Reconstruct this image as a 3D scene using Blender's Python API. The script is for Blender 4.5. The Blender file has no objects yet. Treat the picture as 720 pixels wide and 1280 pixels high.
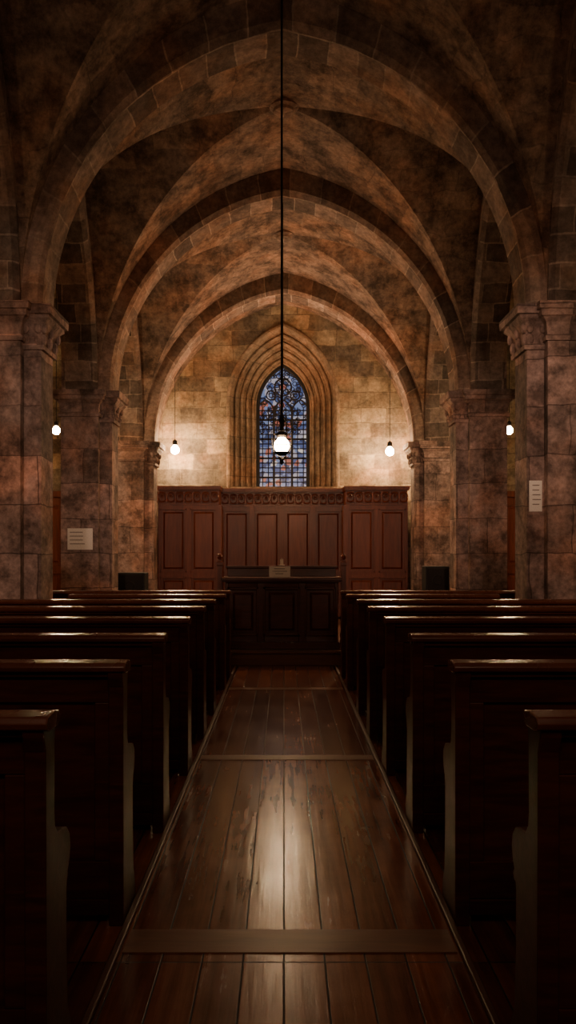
import bpy, bmesh, math, random
from math import sin, cos, pi, sqrt, acos, radians
from mathutils import Vector
random.seed(4)
D = bpy.data
COL = bpy.context.scene.collection

# ------------------------------------------------------------------ materials
def new_mat(name):
    m = D.materials.new(name); m.use_nodes = True
    nt = m.node_tree; nt.nodes.clear()
    out = nt.nodes.new('ShaderNodeOutputMaterial')
    b = nt.nodes.new('ShaderNodeBsdfPrincipled')
    nt.links.new(b.outputs[0], out.inputs[0])
    return m, nt, b
def N(nt, t, **kw):
    n = nt.nodes.new(t)
    for k, v in kw.items():
        if k.startswith('i_'): n.inputs[k[2:].replace('_', ' ')].default_value = v
        else: setattr(n, k, v)
    return n
def ramp(nt, stops):
    r = nt.nodes.new('ShaderNodeValToRGB'); cr = r.color_ramp
    while len(cr.elements) < len(stops): cr.elements.new(0.5)
    for e, (p, c) in zip(cr.elements, stops):
        e.position = p; e.color = (c[0], c[1], c[2], 1) if not isinstance(c, float) else (c, c, c, 1)
    return r
def mul(nt, a, b, fac=1.0, mode='MULTIPLY'):
    m = nt.nodes.new('ShaderNodeMix'); m.data_type = 'RGBA'; m.blend_type = mode
    m.inputs[0].default_value = fac
    nt.links.new(a, m.inputs[6]); nt.links.new(b, m.inputs[7])
    return m.outputs[2]

def stone(name, c1, c2, mortar, bw, rh, ms=0.012, lo=0.45, hi=1.3, bump=0.5, distort=0.03, brickfac=1.0):
    m, nt, b = new_mat(name)
    tc = N(nt, 'ShaderNodeTexCoord')
    geo = N(nt, 'ShaderNodeNewGeometry')
    nz = N(nt, 'ShaderNodeTexNoise', i_Scale=2.2, i_Detail=3.0)
    nt.links.new(geo.outputs['Position'], nz.inputs['Vector'])
    sub = N(nt, 'ShaderNodeVectorMath', operation='SUBTRACT'); sub.inputs[1].default_value = (.5, .5, .5)
    nt.links.new(nz.outputs['Color'], sub.inputs[0])
    sc = N(nt, 'ShaderNodeVectorMath', operation='SCALE'); sc.inputs['Scale'].default_value = distort * 3
    nt.links.new(sub.outputs[0], sc.inputs[0])
    add = N(nt, 'ShaderNodeVectorMath', operation='ADD')
    nt.links.new(tc.outputs['UV'], add.inputs[0]); nt.links.new(sc.outputs[0], add.inputs[1])
    br = N(nt, 'ShaderNodeTexBrick', i_Scale=1.0, i_Bias=0.0)
    br.inputs['Color1'].default_value = (*c1, 1); br.inputs['Color2'].default_value = (*c2, 1)
    br.inputs['Mortar'].default_value = (*mortar, 1)
    br.inputs['Brick Width'].default_value = bw; br.inputs['Row Height'].default_value = rh
    br.inputs['Mortar Size'].default_value = ms; br.inputs['Mortar Smooth'].default_value = 0.4
    br.offset = 0.5; br.squash = 1.35; br.squash_frequency = 3
    nt.links.new(add.outputs[0], br.inputs['Vector'])
    n1 = N(nt, 'ShaderNodeTexNoise', i_Scale=3.4, i_Detail=10.0, i_Roughness=0.72)
    nt.links.new(geo.outputs['Position'], n1.inputs['Vector'])
    r1 = ramp(nt, [(0.38, lo), (0.5, (lo + hi) / 2), (0.62, hi)])
    nt.links.new(n1.outputs['Fac'], r1.inputs[0])
    n2 = N(nt, 'ShaderNodeTexNoise', i_Scale=14.0, i_Detail=8.0, i_Roughness=0.75)
    nt.links.new(geo.outputs['Position'], n2.inputs['Vector'])
    r2 = ramp(nt, [(0.36, 0.6), (0.64, 1.28)])
    nt.links.new(n2.outputs['Fac'], r2.inputs[0])
    n3 = N(nt, 'ShaderNodeTexNoise', i_Scale=1.3, i_Detail=4.0, i_Roughness=0.6)
    nt.links.new(geo.outputs['Position'], n3.inputs['Vector'])
    r3 = ramp(nt, [(0.38, (1.12, .94, .84)), (0.5, (1.0, 1.0, 1.0)), (0.62, (.84, .90, .95))])
    nt.links.new(n3.outputs['Fac'], r3.inputs[0])
    flat = N(nt, 'ShaderNodeRGB'); flat.outputs[0].default_value = tuple((a + c) / 2 for a, c in zip(c1, c2)) + (1,)
    base = mul(nt, flat.outputs[0], br.outputs['Color'], brickfac, 'MIX')
    c = mul(nt, base, r1.outputs[0]); c = mul(nt, c, r2.outputs[0], 0.85); c = mul(nt, c, r3.outputs[0])
    nt.links.new(c, b.inputs['Base Color'])
    b.inputs['Roughness'].default_value = 0.85
    b.inputs['Specular IOR Level'].default_value = 0.25
    ma = N(nt, 'ShaderNodeMath', operation='MULTIPLY_ADD'); ma.inputs[1].default_value = -0.6 * brickfac
    nt.links.new(br.outputs['Fac'], ma.inputs[0]); nt.links.new(n2.outputs['Fac'], ma.inputs[2])
    ad = N(nt, 'ShaderNodeMath', operation='ADD')
    nt.links.new(ma.outputs[0], ad.inputs[0]); nt.links.new(n1.outputs['Fac'], ad.inputs[1])
    bp = N(nt, 'ShaderNodeBump', i_Strength=bump, i_Distance=0.03)
    nt.links.new(ad.outputs[0], bp.inputs['Height']); nt.links.new(bp.outputs[0], b.inputs['Normal'])
    return m

def wood(name, c1, c2, rough=0.3, stretch=(9, 9, 0.8), spec=0.5):
    m, nt, b = new_mat(name)
    geo = N(nt, 'ShaderNodeTexCoord')
    mp = N(nt, 'ShaderNodeMapping'); mp.inputs['Scale'].default_value = stretch
    nt.links.new(geo.outputs['Object'], mp.inputs[0])
    n1 = N(nt, 'ShaderNodeTexNoise', i_Scale=3.0, i_Detail=8.0, i_Roughness=0.6, i_Distortion=0.6)
    nt.links.new(mp.outputs[0], n1.inputs['Vector'])
    r = ramp(nt, [(0.3, c1), (0.7, c2)]); nt.links.new(n1.outputs['Fac'], r.inputs[0])
    nt.links.new(r.outputs[0], b.inputs['Base Color'])
    n2 = N(nt, 'ShaderNodeTexNoise', i_Scale=5.0, i_Detail=4.0)
    nt.links.new(geo.outputs['Object'], n2.inputs['Vector'])
    rr = N(nt, 'ShaderNodeMapRange'); rr.inputs[3].default_value = rough - .04; rr.inputs[4].default_value = rough + .08
    nt.links.new(n2.outputs['Fac'], rr.inputs[0]); nt.links.new(rr.outputs[0], b.inputs['Roughness'])
    b.inputs['Specular IOR Level'].default_value = spec
    bp = N(nt, 'ShaderNodeBump', i_Strength=0.08, i_Distance=0.01)
    nt.links.new(n1.outputs['Fac'], bp.inputs['Height']); nt.links.new(bp.outputs[0], b.inputs['Normal'])
    return m

def plain(name, col, rough=0.6, metal=0.0, emit=None, estr=0):
    m, nt, b = new_mat(name)
    n = N(nt, 'ShaderNodeTexNoise', i_Scale=30.0, i_Detail=3.0)
    r = ramp(nt, [(0.3, tuple(c * .8 for c in col)), (0.7, tuple(min(1, c * 1.1) for c in col))])
    nt.links.new(n.outputs['Fac'], r.inputs[0]); nt.links.new(r.outputs[0], b.inputs['Base Color'])
    b.inputs['Roughness'].default_value = rough; b.inputs['Metallic'].default_value = metal
    if emit:
        b.inputs['Emission Color'].default_value = (*emit, 1); b.inputs['Emission Strength'].default_value = estr
    return m

M_wall = stone('stone_wall_blocks', (.50, .375, .235), (.16, .122, .09), (.28, .21, .14), .50, .30, .012, .6, 1.3, .5)
M_pier = stone('stone_pier_blocks', (.38, .25, .21), (.14, .10, .086), (.13, .086, .073), .66, .46, .006, .42, 1.55, .6)
M_vous = stone('stone_voussoirs', (.34, .225, .17), (.11, .078, .062), (.36, .26, .20), .30, .40, .010, .6, 1.35, .5)
M_arc = stone('stone_arcade_courses', (.32, .225, .18), (.10, .074, .06), (.34, .25, .20), .42, .24, .012, .6, 1.3, .6)
M_vault = stone('stone_vault_rubble', (.36, .23, .165), (.12, .082, .064), (.17, .115, .088), .52, .30, .008, .38, 1.5, .8, .10, .5)
M_mould = stone('stone_moulding', (.30, .21, .14), (.22, .155, .105), (.12, .09, .065), .9, .38, .008, .65, 1.25, .35, .01, .8)
M_pew = wood('pew_dark_wood', (.036, .0095, .006), (.09, .024, .014), .34, (1.2, 9, 9), .2)
M_cap = wood('pew_cap_wood', (.08, .024, .014), (.15, .048, .027), .25, (1.2, 9, 9))
M_mahog = wood('mahogany_panel', (.10, .021, .010), (.20, .046, .021), .34, (9, 9, .8))
M_desk = wood('dark_desk_wood', (.05, .015, .010), (.10, .028, .018), .3, (1.5, 9, 9))
M_trim = wood('trim_wood', (.05, .018, .010), (.09, .034, .019), .42, (9, 1, 9), .3)
M_band = wood('cross_board_wood', (.11, .045, .026), (.18, .078, .046), .36, (1, 9, 9), .35)
M_black = plain('black_grille', (.008, .008, .009), .7)
M_iron = plain('black_iron', (.012, .010, .009), .5, .6)
M_paper = plain('paper_white', (.82, .77, .69), .8)
M_ink = plain('ink', (.28, .24, .21), .8)
M_wax = plain('white_wax', (.75, .68, .6), .5)
M_lead = plain('window_lead', (.01, .009, .009), .6)
M_bulb = plain('lamp_bulb_glow', (1, .9, .7), .4, 0, (1, .64, .34), 600)
M_bulbn = plain('near_lantern_bulb_glow', (1, .9, .7), .4, 0, (1, .66, .36), 80)
M_bulbc = plain('added_lantern_bulb_glow', (1, .9, .7), .4, 0, (1, .62, .32), 330)

def floor_mat():
    m, nt, b = new_mat('floor_planks')
    geo = N(nt, 'ShaderNodeNewGeometry')
    sx = N(nt, 'ShaderNodeSeparateXYZ'); nt.links.new(geo.outputs['Position'], sx.inputs[0])
    cx = N(nt, 'ShaderNodeCombineXYZ')
    nt.links.new(sx.outputs['Y'], cx.inputs['X']); nt.links.new(sx.outputs['X'], cx.inputs['Y'])
    br = N(nt, 'ShaderNodeTexBrick', i_Scale=1.0)
    br.offset = 0.0
    br.inputs['Color1'].default_value = (.22, .072, .036, 1); br.inputs['Color2'].default_value = (.10, .032, .018, 1)
    br.inputs['Mortar'].default_value = (.010, .005, .003, 1)
    br.inputs['Brick Width'].default_value = 2.73; br.inputs['Row Height'].default_value = .14
    br.inputs['Mortar Size'].default_value = .004; br.inputs['Mortar Smooth'].default_value = .4
    nt.links.new(cx.outputs[0], br.inputs['Vector'])
    mp = N(nt, 'ShaderNodeMapping'); mp.inputs['Scale'].default_value = (16, .8, 1)
    nt.links.new(geo.outputs['Position'], mp.inputs[0])
    n1 = N(nt, 'ShaderNodeTexNoise', i_Scale=2.0, i_Detail=5.0, i_Roughness=.55, i_Distortion=.1)
    nt.links.new(mp.outputs[0], n1.inputs['Vector'])
    r1 = ramp(nt, [(.3, .62), (.7, 1.3)]); nt.links.new(n1.outputs['Fac'], r1.inputs[0])
    n2 = N(nt, 'ShaderNodeTexNoise', i_Scale=2.6, i_Detail=6.0, i_Roughness=.62)
    nt.links.new(geo.outputs['Position'], n2.inputs['Vector'])
    r2 = ramp(nt, [(.3, .68), (.7, 1.25)]); nt.links.new(n2.outputs['Fac'], r2.inputs[0])
    c = mul(nt, br.outputs['Color'], r1.outputs[0]); c = mul(nt, c, r2.outputs[0])
    nt.links.new(c, b.inputs['Base Color'])
    rr = ramp(nt, [(.3, .15), (.7, .30)])
    av = N(nt, 'ShaderNodeMath', operation='ADD'); hf = N(nt, 'ShaderNodeMath', operation='MULTIPLY'); hf.inputs[1].default_value = .5
    nt.links.new(n1.outputs['Fac'], av.inputs[0]); nt.links.new(n2.outputs['Fac'], av.inputs[1])
    nt.links.new(av.outputs[0], hf.inputs[0]); nt.links.new(hf.outputs[0], rr.inputs[0])
    mx = N(nt, 'ShaderNodeMath', operation='MULTIPLY_ADD'); mx.inputs[1].default_value = .4
    nt.links.new(br.outputs['Fac'], mx.inputs[0]); nt.links.new(rr.outputs[0], mx.inputs[2])
    nt.links.new(mx.outputs[0], b.inputs['Roughness'])
    b.inputs['Specular IOR Level'].default_value = .42
    ma = N(nt, 'ShaderNodeMath', operation='MULTIPLY_ADD'); ma.inputs[1].default_value = -.9
    nt.links.new(br.outputs['Fac'], ma.inputs[0]); nt.links.new(n1.outputs['Fac'], ma.inputs[2])
    bp = N(nt, 'ShaderNodeBump', i_Strength=.2, i_Distance=.006)
    nt.links.new(ma.outputs[0], bp.inputs['Height']); nt.links.new(bp.outputs[0], b.inputs['Normal'])
    return m
M_floor = floor_mat()

def glass_mat():
    m, nt, b = new_mat('stained_glass')
    geo = N(nt, 'ShaderNodeNewGeometry')
    v = N(nt, 'ShaderNodeTexVoronoi', i_Scale=11.0)
    nt.links.new(geo.outputs['Position'], v.inputs['Vector'])
    r = ramp(nt, [(0, (.03, .05, .12)), (.25, (.16, .21, .38)), (.45, (.40, .36, .42)), (.6, (.06, .09, .22)), (.75, (.42, .12, .08)), (.9, (.70, .60, .52))])
    r.color_ramp.interpolation = 'CONSTANT'
    nt.links.new(v.outputs['Color'], r.inputs[0])
    b.inputs['Base Color'].default_value = (.04, .05, .08, 1)
    nt.links.new(r.outputs[0], b.inputs['Emission Color']); b.inputs['Emission Strength'].default_value = .95
    b.inputs['Roughness'].default_value = .2
    return m
M_glass = glass_mat()

# ------------------------------------------------------------------ mesh helpers
class MB:
    def __init__(s): s.v = []; s.f = []; s.uv = []; s.m = []
    def face(s, pts, uvs=None, mi=0):
        i = len(s.v); s.v += [tuple(p) for p in pts]; s.f.append(list(range(i, i + len(pts))))
        s.uv.append(uvs); s.m.append(mi)
    def box(s, x0, x1, y0, y1, z0, z1, mi=0):
        x0, x1 = min(x0, x1), max(x0, x1)
        P = lambda a, b, c: (a, b, c)
        s.face([P(x0,y0,z0),P(x0,y1,z0),P(x1,y1,z0),P(x1,y0,z0)], None, mi)
        s.face([P(x0,y0,z1),P(x1,y0,z1),P(x1,y1,z1),P(x0,y1,z1)], None, mi)
        s.face([P(x0,y0,z0),P(x1,y0,z0),P(x1,y0,z1),P(x0,y0,z1)], None, mi)
        s.face([P(x1,y1,z0),P(x0,y1,z0),P(x0,y1,z1),P(x1,y1,z1)], None, mi)
        s.face([P(x0,y1,z0),P(x0,y0,z0),P(x0,y0,z1),P(x0,y1,z1)], None, mi)
        s.face([P(x1,y0,z0),P(x1,y1,z0),P(x1,y1,z1),P(x1,y0,z1)], None, mi)
    def grid(s, rows, uvrows=None, mi=0):
        for i in range(len(rows) - 1):
            for j in range(len(rows[0]) - 1):
                u = None
                if uvrows: u = [uvrows[i][j], uvrows[i][j+1], uvrows[i+1][j+1], uvrows[i+1][j]]
                s.face([rows[i][j], rows[i][j+1], rows[i+1][j+1], rows[i+1][j]], u, mi)
    def rectloft(s, x0, x1, y0, y1, prof, mi=0, caps=True):
        rings = []
        for z, o in prof:
            rings.append([(x0-o,y0-o,z),(x1+o,y0-o,z),(x1+o,y1+o,z),(x0-o,y1+o,z)])
        for a, b in zip(rings, rings[1:]):
            for k in range(4):
                s.face([a[k], a[(k+1)%4], b[(k+1)%4], b[k]], None, mi)
        if caps:
            s.face(rings[0][::-1], None, mi); s.face(rings[-1], None, mi)
    def lathe(s, cx, cy, prof, n=16, mi=0):
        rings = [[(cx + r*cos(2*pi*k/n), cy + r*sin(2*pi*k/n), z) for k in range(n+1)] for z, r in prof]
        s.grid(rings, None, mi)
    def prism(s, poly, x0, x1, mi=0):   # poly in (y,z)
        a = [(x0, p[0], p[1]) for p in poly]; b = [(x1, p[0], p[1]) for p in poly]
        s.face(a, None, mi); s.face(b[::-1], None, mi)
        n = len(poly)
        for k in range(n): s.face([a[k], b[k], b[(k+1)%n], a[(k+1)%n]], None, mi)
    def tube(s, pts, r, n=6, mi=0):
        rings = []
        for i, p in enumerate(pts):
            p = Vector(p)
            t = (Vector(pts[min(i+1, len(pts)-1)]) - Vector(pts[max(i-1, 0)])).normalized()
            up = Vector((0, 1, 0)) if abs(t.y) < .9 else Vector((1, 0, 0))
            a = t.cross(up).normalized(); b = t.cross(a)
            rings.append([tuple(p + a*r*cos(2*pi*k/n) + b*r*sin(2*pi*k/n)) for k in range(n+1)])
        s.grid(rings, None, mi)
    def build(s, name, mats, parent=None, loc=(0,0,0), smooth=False, bevel=0, merge=True, recalc=True):
        me = D.meshes.new(name); me.from_pydata(s.v, [], s.f)
        if not isinstance(mats, (list, tuple)): mats = [mats]
        for m in mats: me.materials.append(m)
        for p, mi in zip(me.polygons, s.m): p.material_index = mi
        uvl = me.uv_layers.new(name='UVMap')
        for p, u in zip(me.polygons, s.uv):
            nrm = p.normal
            for k, li in enumerate(p.loop_indices):
                if u: uvl.data[li].uv = u[k]
                else:
                    c = me.vertices[me.loops[li].vertex_index].co
                    ax = max(range(3), key=lambda q: abs(nrm[q]))
                    uvl.data[li].uv = (c.y + .13, c.z) if ax == 0 else ((c.x, c.z) if ax == 1 else (c.x, c.y))
        bm = bmesh.new(); bm.from_mesh(me)
        if merge: bmesh.ops.remove_doubles(bm, verts=bm.verts, dist=1e-5)
        if recalc: bmesh.ops.recalc_face_normals(bm, faces=bm.faces)
        bm.to_mesh(me); bm.free()
        if smooth:
            for p in me.polygons: p.use_smooth = True
            try: me.set_sharp_from_angle(angle=radians(35))
            except Exception: pass
        o = D.objects.new(name, me); COL.objects.link(o); o.location = loc
        if parent: o.parent = parent
        if bevel:
            md = o.modifiers.new('bevel', 'BEVEL'); md.width = bevel; md.segments = 2
            md.limit_method = 'ANGLE'; md.angle_limit = radians(40)
        return o
def empty(name, loc=(0,0,0)):
    o = D.objects.new(name, None); COL.objects.link(o); o.location = loc; return o

def half(a, H, n=24):
    c = (H*H - a*a) / (2*a); R = a + c; th = acos(c / R) if R else pi/2
    return [(R*cos(th*i/n) - c, R*sin(th*i/n)) for i in range(n+1)]
def full(a, H, n=24):
    h = half(a, H, n)
    return [(-x, z) for x, z in h] + [(x, z) for x, z in h[::-1][1:]]
def xz(a, H, z):
    c = (H*H - a*a) / (2*a); R = a + c
    return max(0, sqrt(max(0, R*R - z*z)) - c)
def seglen(pts):
    L = [0]
    for p, q in zip(pts, pts[1:]): L.append(L[-1] + math.dist(p, q))
    return L

def springZ(y): return 3.60 - 0.058*(y - 9.35)
AI, HI = 2.27, 2.60      # transverse arch intrados
AV, HV = 2.46, 2.95      # vault
XO = 2.93
HD = 0.22
PD = 0.30
PIERS = [-1.55, 1.5, 4.6, 7.7, 10.8, 14.2]
YB = 15.5
YR = -1.9
XW = 5.4
TOP = 7.4

# ------------------------------------------------------------------ arches
def transverse(yp):
    mb = MB(); ch = .05
    prof = [(1.02, -HD), (1.0*.2, -HD), (0, -HD+ch), (0, HD-ch), (.2, HD), (1.02, HD)]
    curves = []
    for s, dy in prof:
        a = AI + (AV-AI)*s; H = HI + (HV-HI)*s
        y = yp + dy
        curves.append([(x, y, z + springZ(y)) for x, z in full(a, H, 28)])
    L = seglen(curves[2]); v = 0; uvr = []
    for k, c in enumerate(curves):
        if k: v += math.dist(curves[k-1][28], c[28])
        uvr.append([(l, v + .02) for l in L])
    mb.grid(curves, uvr)
    return mb.build('stone_arch', M_vous, smooth=True)
for y in PIERS: transverse(y)

def vault(y0, y1, full_bay=True):
    yc = (y0+y1)/2; Yh = (y1-y0)/2
    mb = MB()
    hx = half(AV, HV, 28)
    Lx = seglen(hx)
    for sx in (-1, 1):
        for sy in (-1, 1):
            R1 = []; U1 = []; R2 = []; U2 = []
            for (x, z), l in zip(hx, Lx):
                yt = xz(Yh, HV, z)
                yy = yc + sy*yt; ye = yc + sy*Yh
                R1.append([(sx*x, yy + (ye-yy)*k/3, z + springZ(yy + (ye-yy)*k/3)) for k in range(4)])
                U1.append([(yy + (ye-yy)*k/3, l) for k in range(4)])
                R2.append([(sx*(x + (AV-x)*k/2), yy, z + springZ(yy)) for k in range(3)])
                U2.append([(sx*(x + (AV-x)*k/2), l + .1) for k in range(3)])
            mb.grid(R1, U1); mb.grid(R2, U2)
    o = mb.build('ceiling_vault', M_vault, smooth=True)
    bs = MB(); zc = springZ(yc) + HV
    bs.lathe(0, yc, [(zc+.02, .16), (zc-.03, .17), (zc-.05, .13), (zc-.08, .12), (zc-.11, .07), (zc-.12, .0)], 12)
    bo = bs.build('ceiling_boss', M_vous, smooth=True)

def arcade(y0, y1, sx):
    yc = (y0+y1)/2; hb = (y1-y0)/2
    ah = hb - PD; vh = hb - HD
    mb = MB(); n = 28
    arc = full(ah, 2.55, n); web = full(vh, HV, n)
    L = seglen(arc)
    P = lambda x, p, dz=0: (sx*x, yc + p[0], p[1] + springZ(yc+p[0]) + dz)
    ch = .05
    arc2 = full(ah + ch, 2.55 + ch, n)
    rows = [[P(AV, p) for p in web], [P(AV, p) for p in arc2], [P(AV+ch, p) for p in arc], [P(XO-ch, p) for p in arc], [P(XO, p) for p in arc2]]
    vv = [0, .3, .37, .87, .94]
    mb.grid(rows, [[(v, l) for l in L] for v in vv])
    top = [(sx*XO, q[1], TOP) for q in rows[-1]]
    mb.grid([rows[-1], top])
    mb.build('stone_arcade_arch', M_arc, smooth=True)

for a, b in zip(PIERS, PIERS[1:]):
    vault(a+HD, b-HD)
    for sx in (-1, 1): arcade(a, b, sx)

def barrel(y0, y1):
    mb = MB(); c = full(AV, HV, 28); L = seglen(c)
    mb.grid([[(x, y0, z+springZ(y0)) for x, z in c], [(x, y1, z+springZ(y1)) for x, z in c]], [[(y0, l) for l in L], [(y1, l) for l in L]])
    for s in (-1, 1):
        mb.face([(s*AV, y0, 2), (s*AV, y1, 2), (s*AV, y1, springZ(y1)), (s*AV, y0, springZ(y0))])
        mb.face([(s*AV, y0, 0), (s*AV, y1, 0), (s*AV, y1, 2), (s*AV, y0, 2)])
    mb.build('ceiling_barrel', M_vault, smooth=True)
barrel(PIERS[-1]+HD, YB); barrel(YR, PIERS[0]-HD)

# ------------------------------------------------------------------ piers
def pier(yp, s):
    mb = MB(); zs = springZ(yp)
    X = lambda a, b: (min(s*a, s*b), max(s*a, s*b))
    x0, x1 = X(2.44, XO)
    capH = .34
    mb.rectloft(x0, x1, yp-PD, yp+PD, [(0, .07), (.30, .07), (.36, .04), (.40, .05), (.44, 0), (1.5, 0), (zs-capH, 0)])
    mb.rectloft(x0, x1, yp-PD, yp+PD, [(zs-capH, 0), (zs-capH, .025), (zs-capH+.04, .03), (zs-capH+.06, .005), (zs-.17, .02), (zs-.13, .055), (zs-.12, .08), (zs-.07, .085), (zs-.065, .105), (zs, .11)])
    p0, p1 = X(AI+.01, 2.46)
    mb.rectloft(p0, p1, yp-.19, yp+.19, [(0, .06), (.30, .06), (.36, .03), (.44, 0), (1.5, 0), (zs-capH-.06, 0)])
    mb.rectloft(p0, p1, yp-.19, yp+.19, [(zs-capH-.06, 0), (zs-capH-.06, .03), (zs-capH-.02, .035), (zs-capH, .008), (zs-.22, .02), (zs-.15, .06), (zs-.12, .09), (zs-.09, .09), (zs-.085, .12), (zs+.0, .125)])
    for ly in (-.2, 0, .2):
        for k in range(2):
            zc = zs-.30 + k*.10; r = .045 - .006*k
            xx = s*(AI - .01 - .02*k); yy = yp + ly*(.9 + .2*k)
            rings = []
            for i in range(7):
                th = pi*i/6
                rings.append([(xx + r*sin(th)*cos(2*pi*j/8)*.8, yy + r*sin(th)*sin(2*pi*j/8), zc + 1.4*r*cos(th)) for j in range(9)])
            mb.grid(rings)
    for lx in (.03, .15):
        for k in range(2):
            zc = zs-.30 + k*.10; r = .042 - .006*k
            xx = s*(AI + lx); yy = yp - .20 - .02*k
            rings = []
            for i in range(7):
                th = pi*i/6
                rings.append([(xx + r*sin(th)*cos(2*pi*j/8), yy + r*sin(th)*sin(2*pi*j/8)*.8, zc + 1.4*r*cos(th)) for j in range(9)])
            mb.grid(rings)
    c0, c1 = X(2.5, XO-.005)
    mb.box(c0, c1, yp-PD+.01, yp+PD-.01, zs, TOP)
    return mb.build('stone_pier', M_pier, merge=True, recalc=True)
for y in PIERS:
    for s in (-1, 1): pier(y, s)

# ------------------------------------------------------------------ shell
def slab(name, x0, x1, y0, y1, z0, z1, mat, parent=None, bevel=0):
    mb = MB(); mb.box(x0, x1, y0, y1, z0, z1); return mb.build(name, mat, parent, bevel=bevel)
slab('floor', -XW, XW, YR, YB, -.1, 0, M_floor)
slab('wall_left', -XW-.2, -XW, YR, YB, -.1, TOP, M_wall)
slab('wall_right', XW, XW+.2, YR, YB, -.1, TOP, M_wall)
slab('wall_rear', -XW, XW, YR-.2, YR, -.1, TOP, M_wall)
for s in (-1, 1):
    slab('ceiling_aisle', s*XO, s*XW, YR, YB, TOP, TOP+.1, M_vault)

WZ0, WSP = 2.5, 4.27
WX = -.02
OA, OH = 1.08, 1.55
GA, GH = .52, .84
def back_wall():
    mb = MB(); h = half(OA, OH, 20)
    for s in (-1, 1):
        mb.face([(WX+s*OA, YB, WZ0), (s*XW, YB, WZ0), (s*XW, YB, WSP), (WX+s*OA, YB, WSP)])
        rows = [[(WX+s*x, YB, WSP+z), (s*XW, YB, WSP+z)] for x, z in h]
        mb.grid(rows)
    mb.face([(-XW, YB, WSP+OH), (XW, YB, WSP+OH), (XW, YB, TOP), (-XW, YB, TOP)])
    mb.face([(-XW, YB, -.1), (XW, YB, -.1), (XW, YB, WZ0), (-XW, YB, WZ0)])
    return mb.build('wall_back', M_wall, merge=False, recalc=False)
back_wall()

win = empty('window_1', (0, 0, 0))
def reveal():
    mb = MB()
    prof = [(-.02, .0), (-.02, -.06), (.03, -.09), (.09, -.09), (.13, -.05), (.15, .0), (.19, .02)]
    for k in range(4):
        b = .19 + k*.19; yb = .02 + k*.075
        prof += [(b+.02, yb), (b+.03, yb+.05)]
        for j in range(6):
            prof.append((b+.09 - .045*cos(j*pi/5), yb+.05 - .035*sin(j*pi/5)))
        prof += [(b+.15, yb+.075), (b+.19, yb+.075)]
    prof += [(1.0, .36), (1.0, .42)]
    rows = []; uvr = []; v = 0
    for s, dy in prof:
        a = OA + (GA-OA)*s; H = OH + (GH-OH)*s
        c = [(WX+x, YB+dy, WSP+z) for x, z in full(a, H, 20)]
        c = [(WX-a, YB+dy, WZ0)] + c + [(WX+a, YB+dy, WZ0)]
        if rows: v += math.dist(rows[-1][20], c[20])
        L = seglen(c); rows.append(c); uvr.append([(v, l) for l in L])
    mb.grid(rows, uvr)
    return mb.build('moulded_reveal', M_mould, win, smooth=True)
reveal()
slab('sill', WX-OA-.03, WX+OA+.03, YB-.08, YB+.42, WZ0-.02, WZ0+.16, M_mould, win)
GY = YB + .40
def glasspane():
    mb = MB(); h = half(GA, GH, 20)
    mb.face([(WX-GA, GY, WZ0), (WX+GA, GY, WZ0), (WX+GA, GY, WSP), (WX-GA, GY, WSP)])
    mb.grid([[(WX-x, GY, WSP+z), (WX+x, GY, WSP+z)] for x, z in h])
    mb.build('glass_pane', M_glass, win)
    lb = MB(); y = GY - .012
    pts = [(WX-GA+.01, y, WZ0)] + [(WX+x, y, WSP+z) for x, z in full(GA-.01, GH-.01, 20)] + [(WX+GA-.01, y, WZ0)]
    lb.tube(pts, .05, 6)
    def wat(z):
        return GA if z <= WSP else xz(GA, GH, z-WSP)
    for x, r in ((-.18, .022), (.18, .022)):
        lb.box(WX+x-r, WX+x+r, y-.02, y+.01, WZ0, WSP+.02)
    nv = 9
    for i in range(1, nv):
        x = -GA + 2*GA*i/nv
        lb.box(WX+x-.010, WX+x+.010, y-.01, y+.01, WZ0, WSP)
    z = WZ0
    k = 0
    while z < WSP:
        r = .018 if k % 4 == 0 else .010
        lb.box(WX-GA, WX+GA, y-.01, y+.01, z-r, z+r); z += .095; k += 1
    def ring(cx, cz, R, r=.012, n=20):
        lb.tube([(WX+cx+R*cos(2*pi*i/n), y, cz+R*sin(2*pi*i/n)) for i in range(n+1)], r, 5)
    for cx in (-.345, 0, .345):
        w = .17
        lb.tube([(WX+cx+x, y, WSP-.12+z) for x, z in full(w, .27, 8)], .018, 5)
    ring(0, WSP+.40, .17, .018); ring(0, WSP+.40, .07)
    for i in range(6):
        ring(.115*cos(i*pi/3), WSP+.40+.115*sin(i*pi/3), .05, .010, 12)
    for sx in (-1, 1):
        ring(sx*.24, WSP+.24, .09, .014); ring(sx*.24, WSP+.24, .04, .010)
        ring(sx*.40, WSP+.12, .07, .012); ring(sx*.10, WSP+.16, .06, .010)
        ring(sx*.08, WSP+.62, .05, .010)
    ring(0, WSP+.70, .04, .010)
    random.seed(3)
    for i in range(120):
        zz = WSP + random.uniform(-.5, .8); ww = wat(zz) - .05
        if ww < .03: continue
        xx = random.uniform(-ww, ww)
        ring(xx, zz, random.uniform(.025, .05), .009, 8)
    lb.build('leading', M_lead, win)
glasspane()

# ------------------------------------------------------------------ dais and step
dais = MB()
dais.box(-2.05, 2.05, 9.86, 14.5, 0, .15)
dais.box(-2.05, 2.05, 9.83, 14.5, .15, .18)
dais.build('altar_platform', M_band, bevel=.006)

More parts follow.
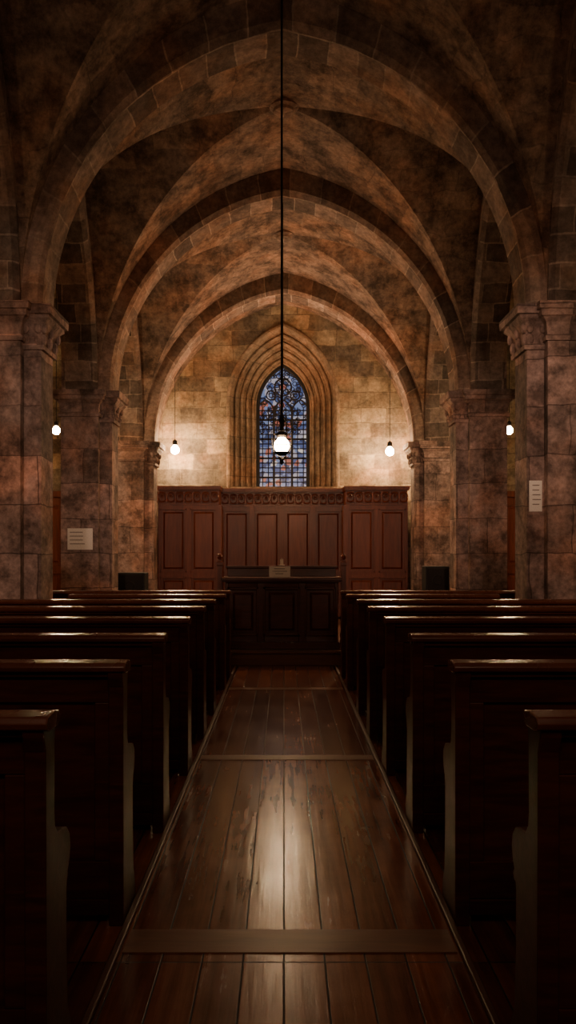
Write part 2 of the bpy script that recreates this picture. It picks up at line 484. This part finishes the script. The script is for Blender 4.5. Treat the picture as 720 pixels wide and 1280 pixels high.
def panel(mb, x0, x1, z0, z1, y, mi=0, d=.03, fr=.05):
    yi = y + d
    mb.face([(x0,yi,z0),(x1,yi,z0),(x1,yi,z1),(x0,yi,z1)], None, mi)
    for a, b in (((x0,z0),(x1,z0)), ((x1,z0),(x1,z1)), ((x1,z1),(x0,z1)), ((x0,z1),(x0,z0))):
        mb.face([(a[0],y,a[1]),(b[0],y,b[1]),(b[0],yi,b[1]),(a[0],yi,a[1])], None, mi)
    t = .012
    for (a0,a1,b0,b1) in ((x0-t,x1+t,z0-t,z0+t),(x0-t,x1+t,z1-t,z1+t),(x0-t,x0+t,z0-t,z1+t),(x1-t,x1+t,z0-t,z1+t)):
        mb.box(a0,a1,y-.012,y+.01,b0,b1,mi)
    o = [(x0+fr,z0+fr),(x1-fr,z0+fr),(x1-fr,z1-fr),(x0+fr,z1-fr)]
    g = fr + .03
    q = [(x0+g,z0+g),(x1-g,z0+g),(x1-g,z1-g),(x0+g,z1-g)]
    for k in range(4):
        a, b, c, e = o[k], o[(k+1)%4], q[(k+1)%4], q[k]
        mb.face([(a[0],yi,a[1]),(b[0],yi,b[1]),(c[0],y+.006,c[1]),(e[0],y+.006,e[1])], None, mi)
    mb.face([(p[0],y+.006,p[1]) for p in q], None, mi)
def framed(mb, x0, x1, z0, z1, y, cols, rows, stile=.07, mi=0, thick=.08):
    mb.box(x0, x1, y+.031, y+thick, z0, z1, mi)
    xs = [x0] + cols + [x1]
    ph = []
    for a, b in zip(xs, xs[1:]):
        for r0, r1 in rows: ph.append((a+stile/2, b-stile/2, r0, r1))
    for k, x in enumerate(xs):
        w = stile/2
        a = x if k == 0 else x-w; b = x if k == len(xs)-1 else x+w
        if k == 0: b = x+w
        if k == len(xs)-1: a = x-w
        mb.box(a, b, y, y+.035, z0, z1, mi)
    zz = [z0] + [v for r in rows for v in r] + [z1]
    for a, b in zip(xs, xs[1:]):
        for k in range(0, len(zz), 2):
            mb.box(a+stile/2, b-stile/2, y, y+.035, zz[k], zz[k+1], mi)
    for p in ph: panel(mb, *p, y, mi)

# ------------------------------------------------------------------ wooden screen
scr = MB()
ZT = 2.60
def cornice(mb, x0, x1, y, zt, yb, carved=True):
    mb.box(x0, x1, y-.025, yb, zt-.34, zt-.315)
    mb.box(x0, x1, y+.045, yb, zt-.315, zt-.06)
    mb.box(x0-.02, x1+.02, y-.03, yb, zt-.075, zt-.055)
    mb.box(x0-.03, x1+.03, y-.06, yb, zt-.055, zt-.02)
    mb.box(x0-.04, x1+.04, y-.075, yb, zt-.02, zt)
    n = max(3, int((x1-x0)/.15)); w = (x1-x0)/n
    for i in range(n):
        cx = x0 + (i+.5)*w
        mb.tube([(cx - w*.47*cos(pi*k/8), y-.005, zt-.20 + .09*sin(pi*k/8)) for k in range(9)], .017, 5)
        mb.tube([(cx + .026*cos(2*pi*k/8), y+.005, zt-.175 + .026*sin(2*pi*k/8)) for k in range(9)], .013, 5)
        mb.tube([(cx - w*.47*cos(pi*k/8), y-.005, zt-.21 - .075*sin(pi*k/8)) for k in range(9)], .015, 5)
        mb.box(cx-w*.5-.012, cx-w*.5+.012, y-.02, y+.05, zt-.31, zt-.10)
z0 = .18
yw, ycn = 14.60, 15.15
for s in (-1, 1):
    a, b = sorted((s*2.28-.02, s*1.16-.03))
    framed(scr, a, b, z0, ZT-.34, yw, [(a+b)/2], [(z0+.2, z0+.75), (z0+.86, ZT-.42)], .09)
    cornice(scr, a, b, yw, ZT, yw+.6)
    xr = b if s < 0 else a
    scr.box(xr-.03, xr+.03, yw, ycn+.1, z0, ZT-.34)
    scr.box(xr-.05, xr+.05, yw-.03, yw+.06, z0, ZT-.34)
a, b = -1.19, 1.13
w4 = (b-a)/4
framed(scr, a, b, z0, ZT-.34, ycn, [a+w4, a+2*w4, a+3*w4], [(z0+.2, z0+.72), (z0+.84, ZT-.42)], .09)
cornice(scr, a, b, ycn, ZT+.0, ycn+.15)
for x in (a+w4, a+3*w4):
    scr.box(x-.04, x+.04, ycn-.03, ycn+.01, z0, ZT-.34)
scr.build('wood_panel_screen', M_mahog, bevel=0)

for s in (-1, 1):
    wb = MB(); a, b = sorted((s*3.05, s*5.38))
    framed(wb, a, b, 0, 2.45, 15.30, [a+(b-a)*k/4 for k in (1, 2, 3)], [(.2, 1.0), (1.15, 2.3)], .09)
    wb.box(a, b, 15.22, 15.45, 2.45, 2.56)
    wb.build('wainscot_panelling', M_mahog)

# ------------------------------------------------------------------ altar desk
dk = MB(); dx0, dx1 = -.74, .68; yd = 10.05; zt = 1.07
dk.box(dx0-.02, dx1+.02, yd-.03, yd+.6, .18, .27)
framed(dk, dx0, dx1, .27, zt-.05, yd, [dx0+.45, dx1-.45], [(.36, zt-.13)], .09, 0, .5)
dk.box(dx0-.03, dx1+.03, yd-.05, yd+.62, zt-.05, zt-.03)
dk.box(dx0-.05, dx1+.05, yd-.08, yd+.62, zt-.03, zt+.01)
dk.box(dx0, dx1, yd+.42, yd+.58, zt+.01, zt+.12)
dk.box(dx0-.02, dx1+.02, yd+.38, yd+.6, zt+.12, zt+.15)
desk = dk.build('altar_desk', M_desk, bevel=.006)
for x in (-.83, .77):
    nb = MB(); yy = yd + .30
    nb.rectloft(x-.032, x+.032, yy-.032, yy+.032, [(.18, .012), (.35, .012), (.37, 0), (1.22, 0), (1.23, .012), (1.27, .012), (1.28, -.008), (1.30, -.008)])
    nb.lathe(x, yy, [(1.30, .015), (1.315, .032), (1.34, .036), (1.365, .025), (1.38, .0)], 12)
    nb.build('newel_post', M_mahog, desk)

cb = MB(); cx = -.06; zc = zt + .011; yc = yd + .18
cb.face([(cx-.13, yc, zc), (cx+.14, yc, zc), (cx+.14, yc+.04, zc+.135), (cx-.13, yc+.04, zc+.135)])
cb.face([(cx-.13, yc+.08, zc), (cx+.14, yc+.08, zc), (cx+.14, yc+.04, zc+.135), (cx-.13, yc+.04, zc+.135)])
for i, (u0, u1) in enumerate(((.06, .2), (.04, .23), (.08, .18))):
    zz = .10 - i*.032; yy = yc + .04*zz/.135 - .003
    cb.face([(cx-.13+u0, yy, zc+zz), (cx-.13+u1, yy, zc+zz), (cx-.13+u1, yy, zc+zz+.01), (cx-.13+u0, yy, zc+zz+.01)], None, 1)
cb.build('name_card', [M_paper, M_ink], recalc=False)
kb = MB(); kx = -.03; ky = yd + .48; kz = zt+.151
kb.lathe(kx, ky, [(kz, 0), (kz, .04), (kz+.012, .04), (kz+.015, .022), (kz+.02, .022), (kz+.085, .022), (kz+.085, .0)], 14)
kb.lathe(kx, ky, [(kz+.085, .002), (kz+.10, .002), (kz+.10, 0)], 6)
kb.build('candle', M_wax, smooth=True)

# ------------------------------------------------------------------ pews
AXL, AXR = -.585, .625
def pew(y, s, x_in, x_out, H=.985):
    mb = MB()
    X = lambda a: s*a
    t = .055
    endp = [(0,0),(0,.30),(-.005,H-.09),(-.022,H-.05),(-.028,H-.02),(-.018,H),(.03,H+.008),(.075,H-.005),(.085,H-.035),(.078,H-.08),(.075,.72),(.082,.68),(.105,.655),(.15,.65),(.195,.64),(.225,.61),(.232,.575),(.222,.54),(.20,.51),(.19,.47),(.192,.30),(.205,.14),(.235,.09),(.245,.05),(.245,0)]
    for a in (x_in, x_out - t):
        mb.prism(endp, X(a), X(a+t))
    a, b = x_in+t, x_out-t
    B = lambda x0, x1, y0, y1, z0, z1, mi=0: mb.box(X(x0), X(x1), y0, y1, z0, z1, mi)
    B(a, b, .025, .05, .10, H-.05)
    B(a, b, .008, .027, H-.15, H-.03)
    B(a, b, .008, .027, .10, .24)
    n = max(1, round((b-a)/1.3))
    for k in range(n+1):
        xc = a + (b-a)*k/n
        B(max(a, xc-.055), min(b, xc+.055), .0085, .0275, .24, H-.15)
    cap = [(-.035,H-.028),(-.04,H-.012),(-.03,H+.004),(.03,H+.010),(.075,H+.002),(.085,H-.012),(.08,H-.028),(.06,H-.036),(-.01,H-.036)]
    mb.prism(cap, X(x_in-.012), X(x_out+.012), 1)
    B(a, b, -.012, .027, H-.052, H-.036)
    mb.prism([(.05,.405),(.05,.435),(.22,.425),(.38,.445),(.405,.44),(.41,.425),(.40,.41),(.22,.395)], X(a), X(b))
    B(a, b, .35, .375, .30, .41)
    B(a+.02, a+.06, .06, .39, 0, .405); B(b-.06, b-.02, .06, .39, 0, .405)
    B(a, b, -.0, .025, .04, .10)
    o = mb.build('church_pew', [M_pew, M_cap], loc=(0, y, 0.0), bevel=.004)
    return o
YS = [1.05, 2.02, 2.99, 3.98, 5.0, 5.98, 6.86, 8.08, 8.85]
for y in YS:
    xo = 3.2 if y in (5.98, 6.86) else 2.16
    if y == 8.85: xo = 2.85
    H = .985 if y < 7.5 else .965
    pew(y, -1, .60, xo, H); pew(y, 1, .64, xo, H)

k = 1
for x in (AXL, AXR):
    t = MB(); t.box(x-.014, x+.014, YR+.1, 9.8, 0, .022); t.build('trim_%d' % k, M_trim, bevel=.006); k += 1
for y0, y1 in ((2.79, 2.96), (5.38, 5.50), (8.12, 8.24)):
    t = MB(); t.box(AXL+.02, AXR-.02, y0, y1, 0, .004); t.build('trim_%d' % k, M_band); k += 1

# ------------------------------------------------------------------ speakers
def speaker(x0, x1, z1, y):
    e = MB(); zb = 0.0
    e.box(x0, x1, y, y+.32, zb, z1)
    o = e.build('loudspeaker', M_black, bevel=.01)
    g = MB(); g.box(x0+.03, x1-.03, y-.012, y, zb+.1, z1-.03)
    g.build('grille', M_iron, o, bevel=.004)
    f = MB()
    for r, zc in ((.11, zb+.33), (.07, z1-.2)):
        f.tube([((x0+x1)/2 + r*cos(2*pi*i/20), y-.014, zc + r*sin(2*pi*i/20)) for i in range(21)], .008, 5)
    f.build('cone_ring', M_black, o)
speaker(-2.50, -2.07, 1.09, 11.9)
speaker(2.07, 2.42, 1.19, 11.7)

def notice(x0, x1, z0, z1, y, nl=4):
    o = MB(); o.box(x0, x1, y-.006, y, z0, z1)
    h = (z1-z0)/(nl+1.5)
    for i in range(nl):
        zz = z1 - h*(i+1.1); r = random.uniform(.6, .85)*(x1-x0)
        o.box(x0+.03, x0+.03+r*.8, y-.0075, y-.005, zz, zz+h*.22, 1)
    o.build('paper_notice', [M_paper, M_ink], recalc=True)
notice(-2.84, -2.51, 1.43, 1.71, 10.8-PD-.001, 4)
notice(2.30, 2.42, 1.78, 2.07, 7.7-.19-.001, 5)

# ------------------------------------------------------------------ lamps
def bulb_prof(z, r):
    return [(z-r, 0)] + [(z - r*cos(pi*k/8), r*sin(pi*k/8)) for k in range(1, 7)] + [(z+r*1.15, r*.35)]
def pendant(x, y, z, ztop, r=.068, mat=None):
    e = empty('pendant_lamp', (x, y, z))
    m = MB(); m.lathe(0, 0, bulb_prof(0, r), 14); m.build('bulb', mat or M_bulb, e, smooth=True)
    m = MB(); m.lathe(0, 0, [(r*1.1, r*.4), (r*1.2, r*.62), (r*2.2, r*.55), (r*2.5, .012), (r*2.6, .004)], 12); m.build('socket', M_iron, e, smooth=True)
    m = MB(); m.tube([(0, 0, r*2.5), (0, 0, ztop-z)], .005, 6); m.build('cord', M_iron, e)
    return e
def vault_h(x, y):
    c = (HV*HV-AV*AV)/(2*AV); R = AV + c
    return springZ(y) + sqrt(max(0, R*R - (abs(x)+c)**2))
pendant(-2.03, 14.9, 3.30, vault_h(2.03, 14.9), r=.078)
pendant(1.97, 14.9, 3.27, vault_h(1.97, 14.9), r=.078)
pendant(-3.53, 12.4, 3.28, TOP, r=.06)
pendant(3.49, 12.4, 3.28, TOP, r=.06)
M_dim = plain('fill_bulb_dim', (1, .9, .7), .4, 0, (1, .62, .34), 160)
for s in (-1, 1):
    pendant(s*4.2, 6.2, 3.4, TOP, mat=M_dim)  # out-of-view pair added as ambient fill for the near bays

def lantern(y, ztop, glint_shield, mat, k=1.0, br=.06):
    z = 1.4 + .133*y
    lan = empty('hanging_lantern', (-.02, y, z))
    m = MB(); m.lathe(0, 0, bulb_prof(0, br*k), 14); m.build('bulb', mat, lan, smooth=True)
    m = MB()
    m.tube([(0, 0, .34*k), (0, 0, ztop-z)], .010, 8)
    m.lathe(0, 0, [(zz*k, rr*k) for zz, rr in [(.07, .03), (.09, .05), (.11, .05), (.13, .02), (.20, .016), (.22, .03), (.26, .012), (.34, .01)]], 12)
    for q in range(6):
        th = q*pi/3; c, s_ = cos(th)*k, sin(th)*k
        m.tube([(.02*c, .02*s_, .27*k), (.08*c, .08*s_, .22*k), (.095*c, .095*s_, .12*k), (.085*c, .085*s_, 0), (.06*c, .06*s_, -.1*k), (0, 0, -.14*k)], .0028, 5)
    for R, zz in ((.093, .12), (.085, 0)):
        m.tube([(R*k*cos(2*pi*i/18), R*k*sin(2*pi*i/18), zz*k) for i in range(19)], .0032, 5)
    m.lathe(0, 0, [(-.13*k, .012), (-.15*k, .02), (-.18*k, .0)], 10)
    if glint_shield:
        m.lathe(0, 0, [(-.058, .07), (-.07, .06), (-.08, .045), (-.09, .02), (-.09, .0)], 18)  # dish added to block the bulb's glint on the floor
    m.build('lantern_frame', M_iron, lan)
lantern(7.2, springZ(7.2) + HV, True, M_bulbn, br=.07)
lantern(10.8, springZ(10.8) + HI - .004, False, M_bulbc, 1.25)  # second lantern, added to make the floor highlight

# ------------------------------------------------------------------ light
def area(name, loc, rot, size, power, col=(1, .62, .37), spread=180):
    l = D.lights.new(name, 'AREA'); l.energy = power; l.color = col; l.shape = 'RECTANGLE'
    l.size, l.size_y = size; l.spread = radians(spread)
    o = D.objects.new(name, l); COL.objects.link(o); o.location = loc; o.rotation_euler = rot; return o
area('chancel_fill', (0, 14.9, 2.75), (radians(180-12), 0, 0), (3.6, .15), 6)  # hidden fill added above the screen, no fitting behind it
for yp, pw in ((14.2, 19), (10.8, 7), (7.7, 1.2)):
    for s in (-1, 1):
        area('vault_fill', (s*2.10, yp-.1, springZ(yp)+.12), (0, radians(180 - s*42), 0), (.10, .3), pw, spread=105)  # hidden fill added at the capitals to brighten the vaults
def spot(loc, tgt, energy, size, blend=1.0):
    l = D.lights.new('pier_fill_spot', 'SPOT'); l.energy = energy; l.color = (1, .64, .45)
    l.spot_size = radians(size); l.spot_blend = blend; l.shadow_soft_size = .2
    o = D.objects.new('pier_fill_spot', l); COL.objects.link(o); o.location = loc
    o.rotation_euler = (Vector(tgt) - Vector(loc)).to_track_quat('-Z', 'Y').to_euler()
for s in (-1, 1):
    spot((s*1.2, -1.3, 3.5), (s*2.8, 7.7, 2.3), 620, 34)  # unseen spots added to brighten the near piers
    # added fill, reaches between the near piers to the second pair
    spot((-s*.5, -1.3, 3.7), (s*2.75, 10.6, 2.5), 1100, 15)
area('rear_fill_light', (0, -1.2, 4.0), (radians(90-4), 0, 0), (3.0, 1.0), 48, (1, .64, .42))  # broad unseen fill added behind the camera

w = D.worlds.new('world'); bpy.context.scene.world = w; w.use_nodes = True
w.node_tree.nodes['Background'].inputs[0].default_value = (.02, .025, .04, 1)
w.node_tree.nodes['Background'].inputs[1].default_value = .5

# ------------------------------------------------------------------ camera
cam = D.cameras.new('camera'); co = D.objects.new('camera', cam); COL.objects.link(co)
co.location = (0, 0, 1.4); co.rotation_euler = (radians(90), 0, 0)
cam.sensor_width = 36; cam.sensor_fit = 'AUTO'; cam.lens = 36*1000/1280
cam.shift_x = 5/1280; cam.shift_y = 50/1280
cam.clip_start = .05
bpy.context.scene.camera = co
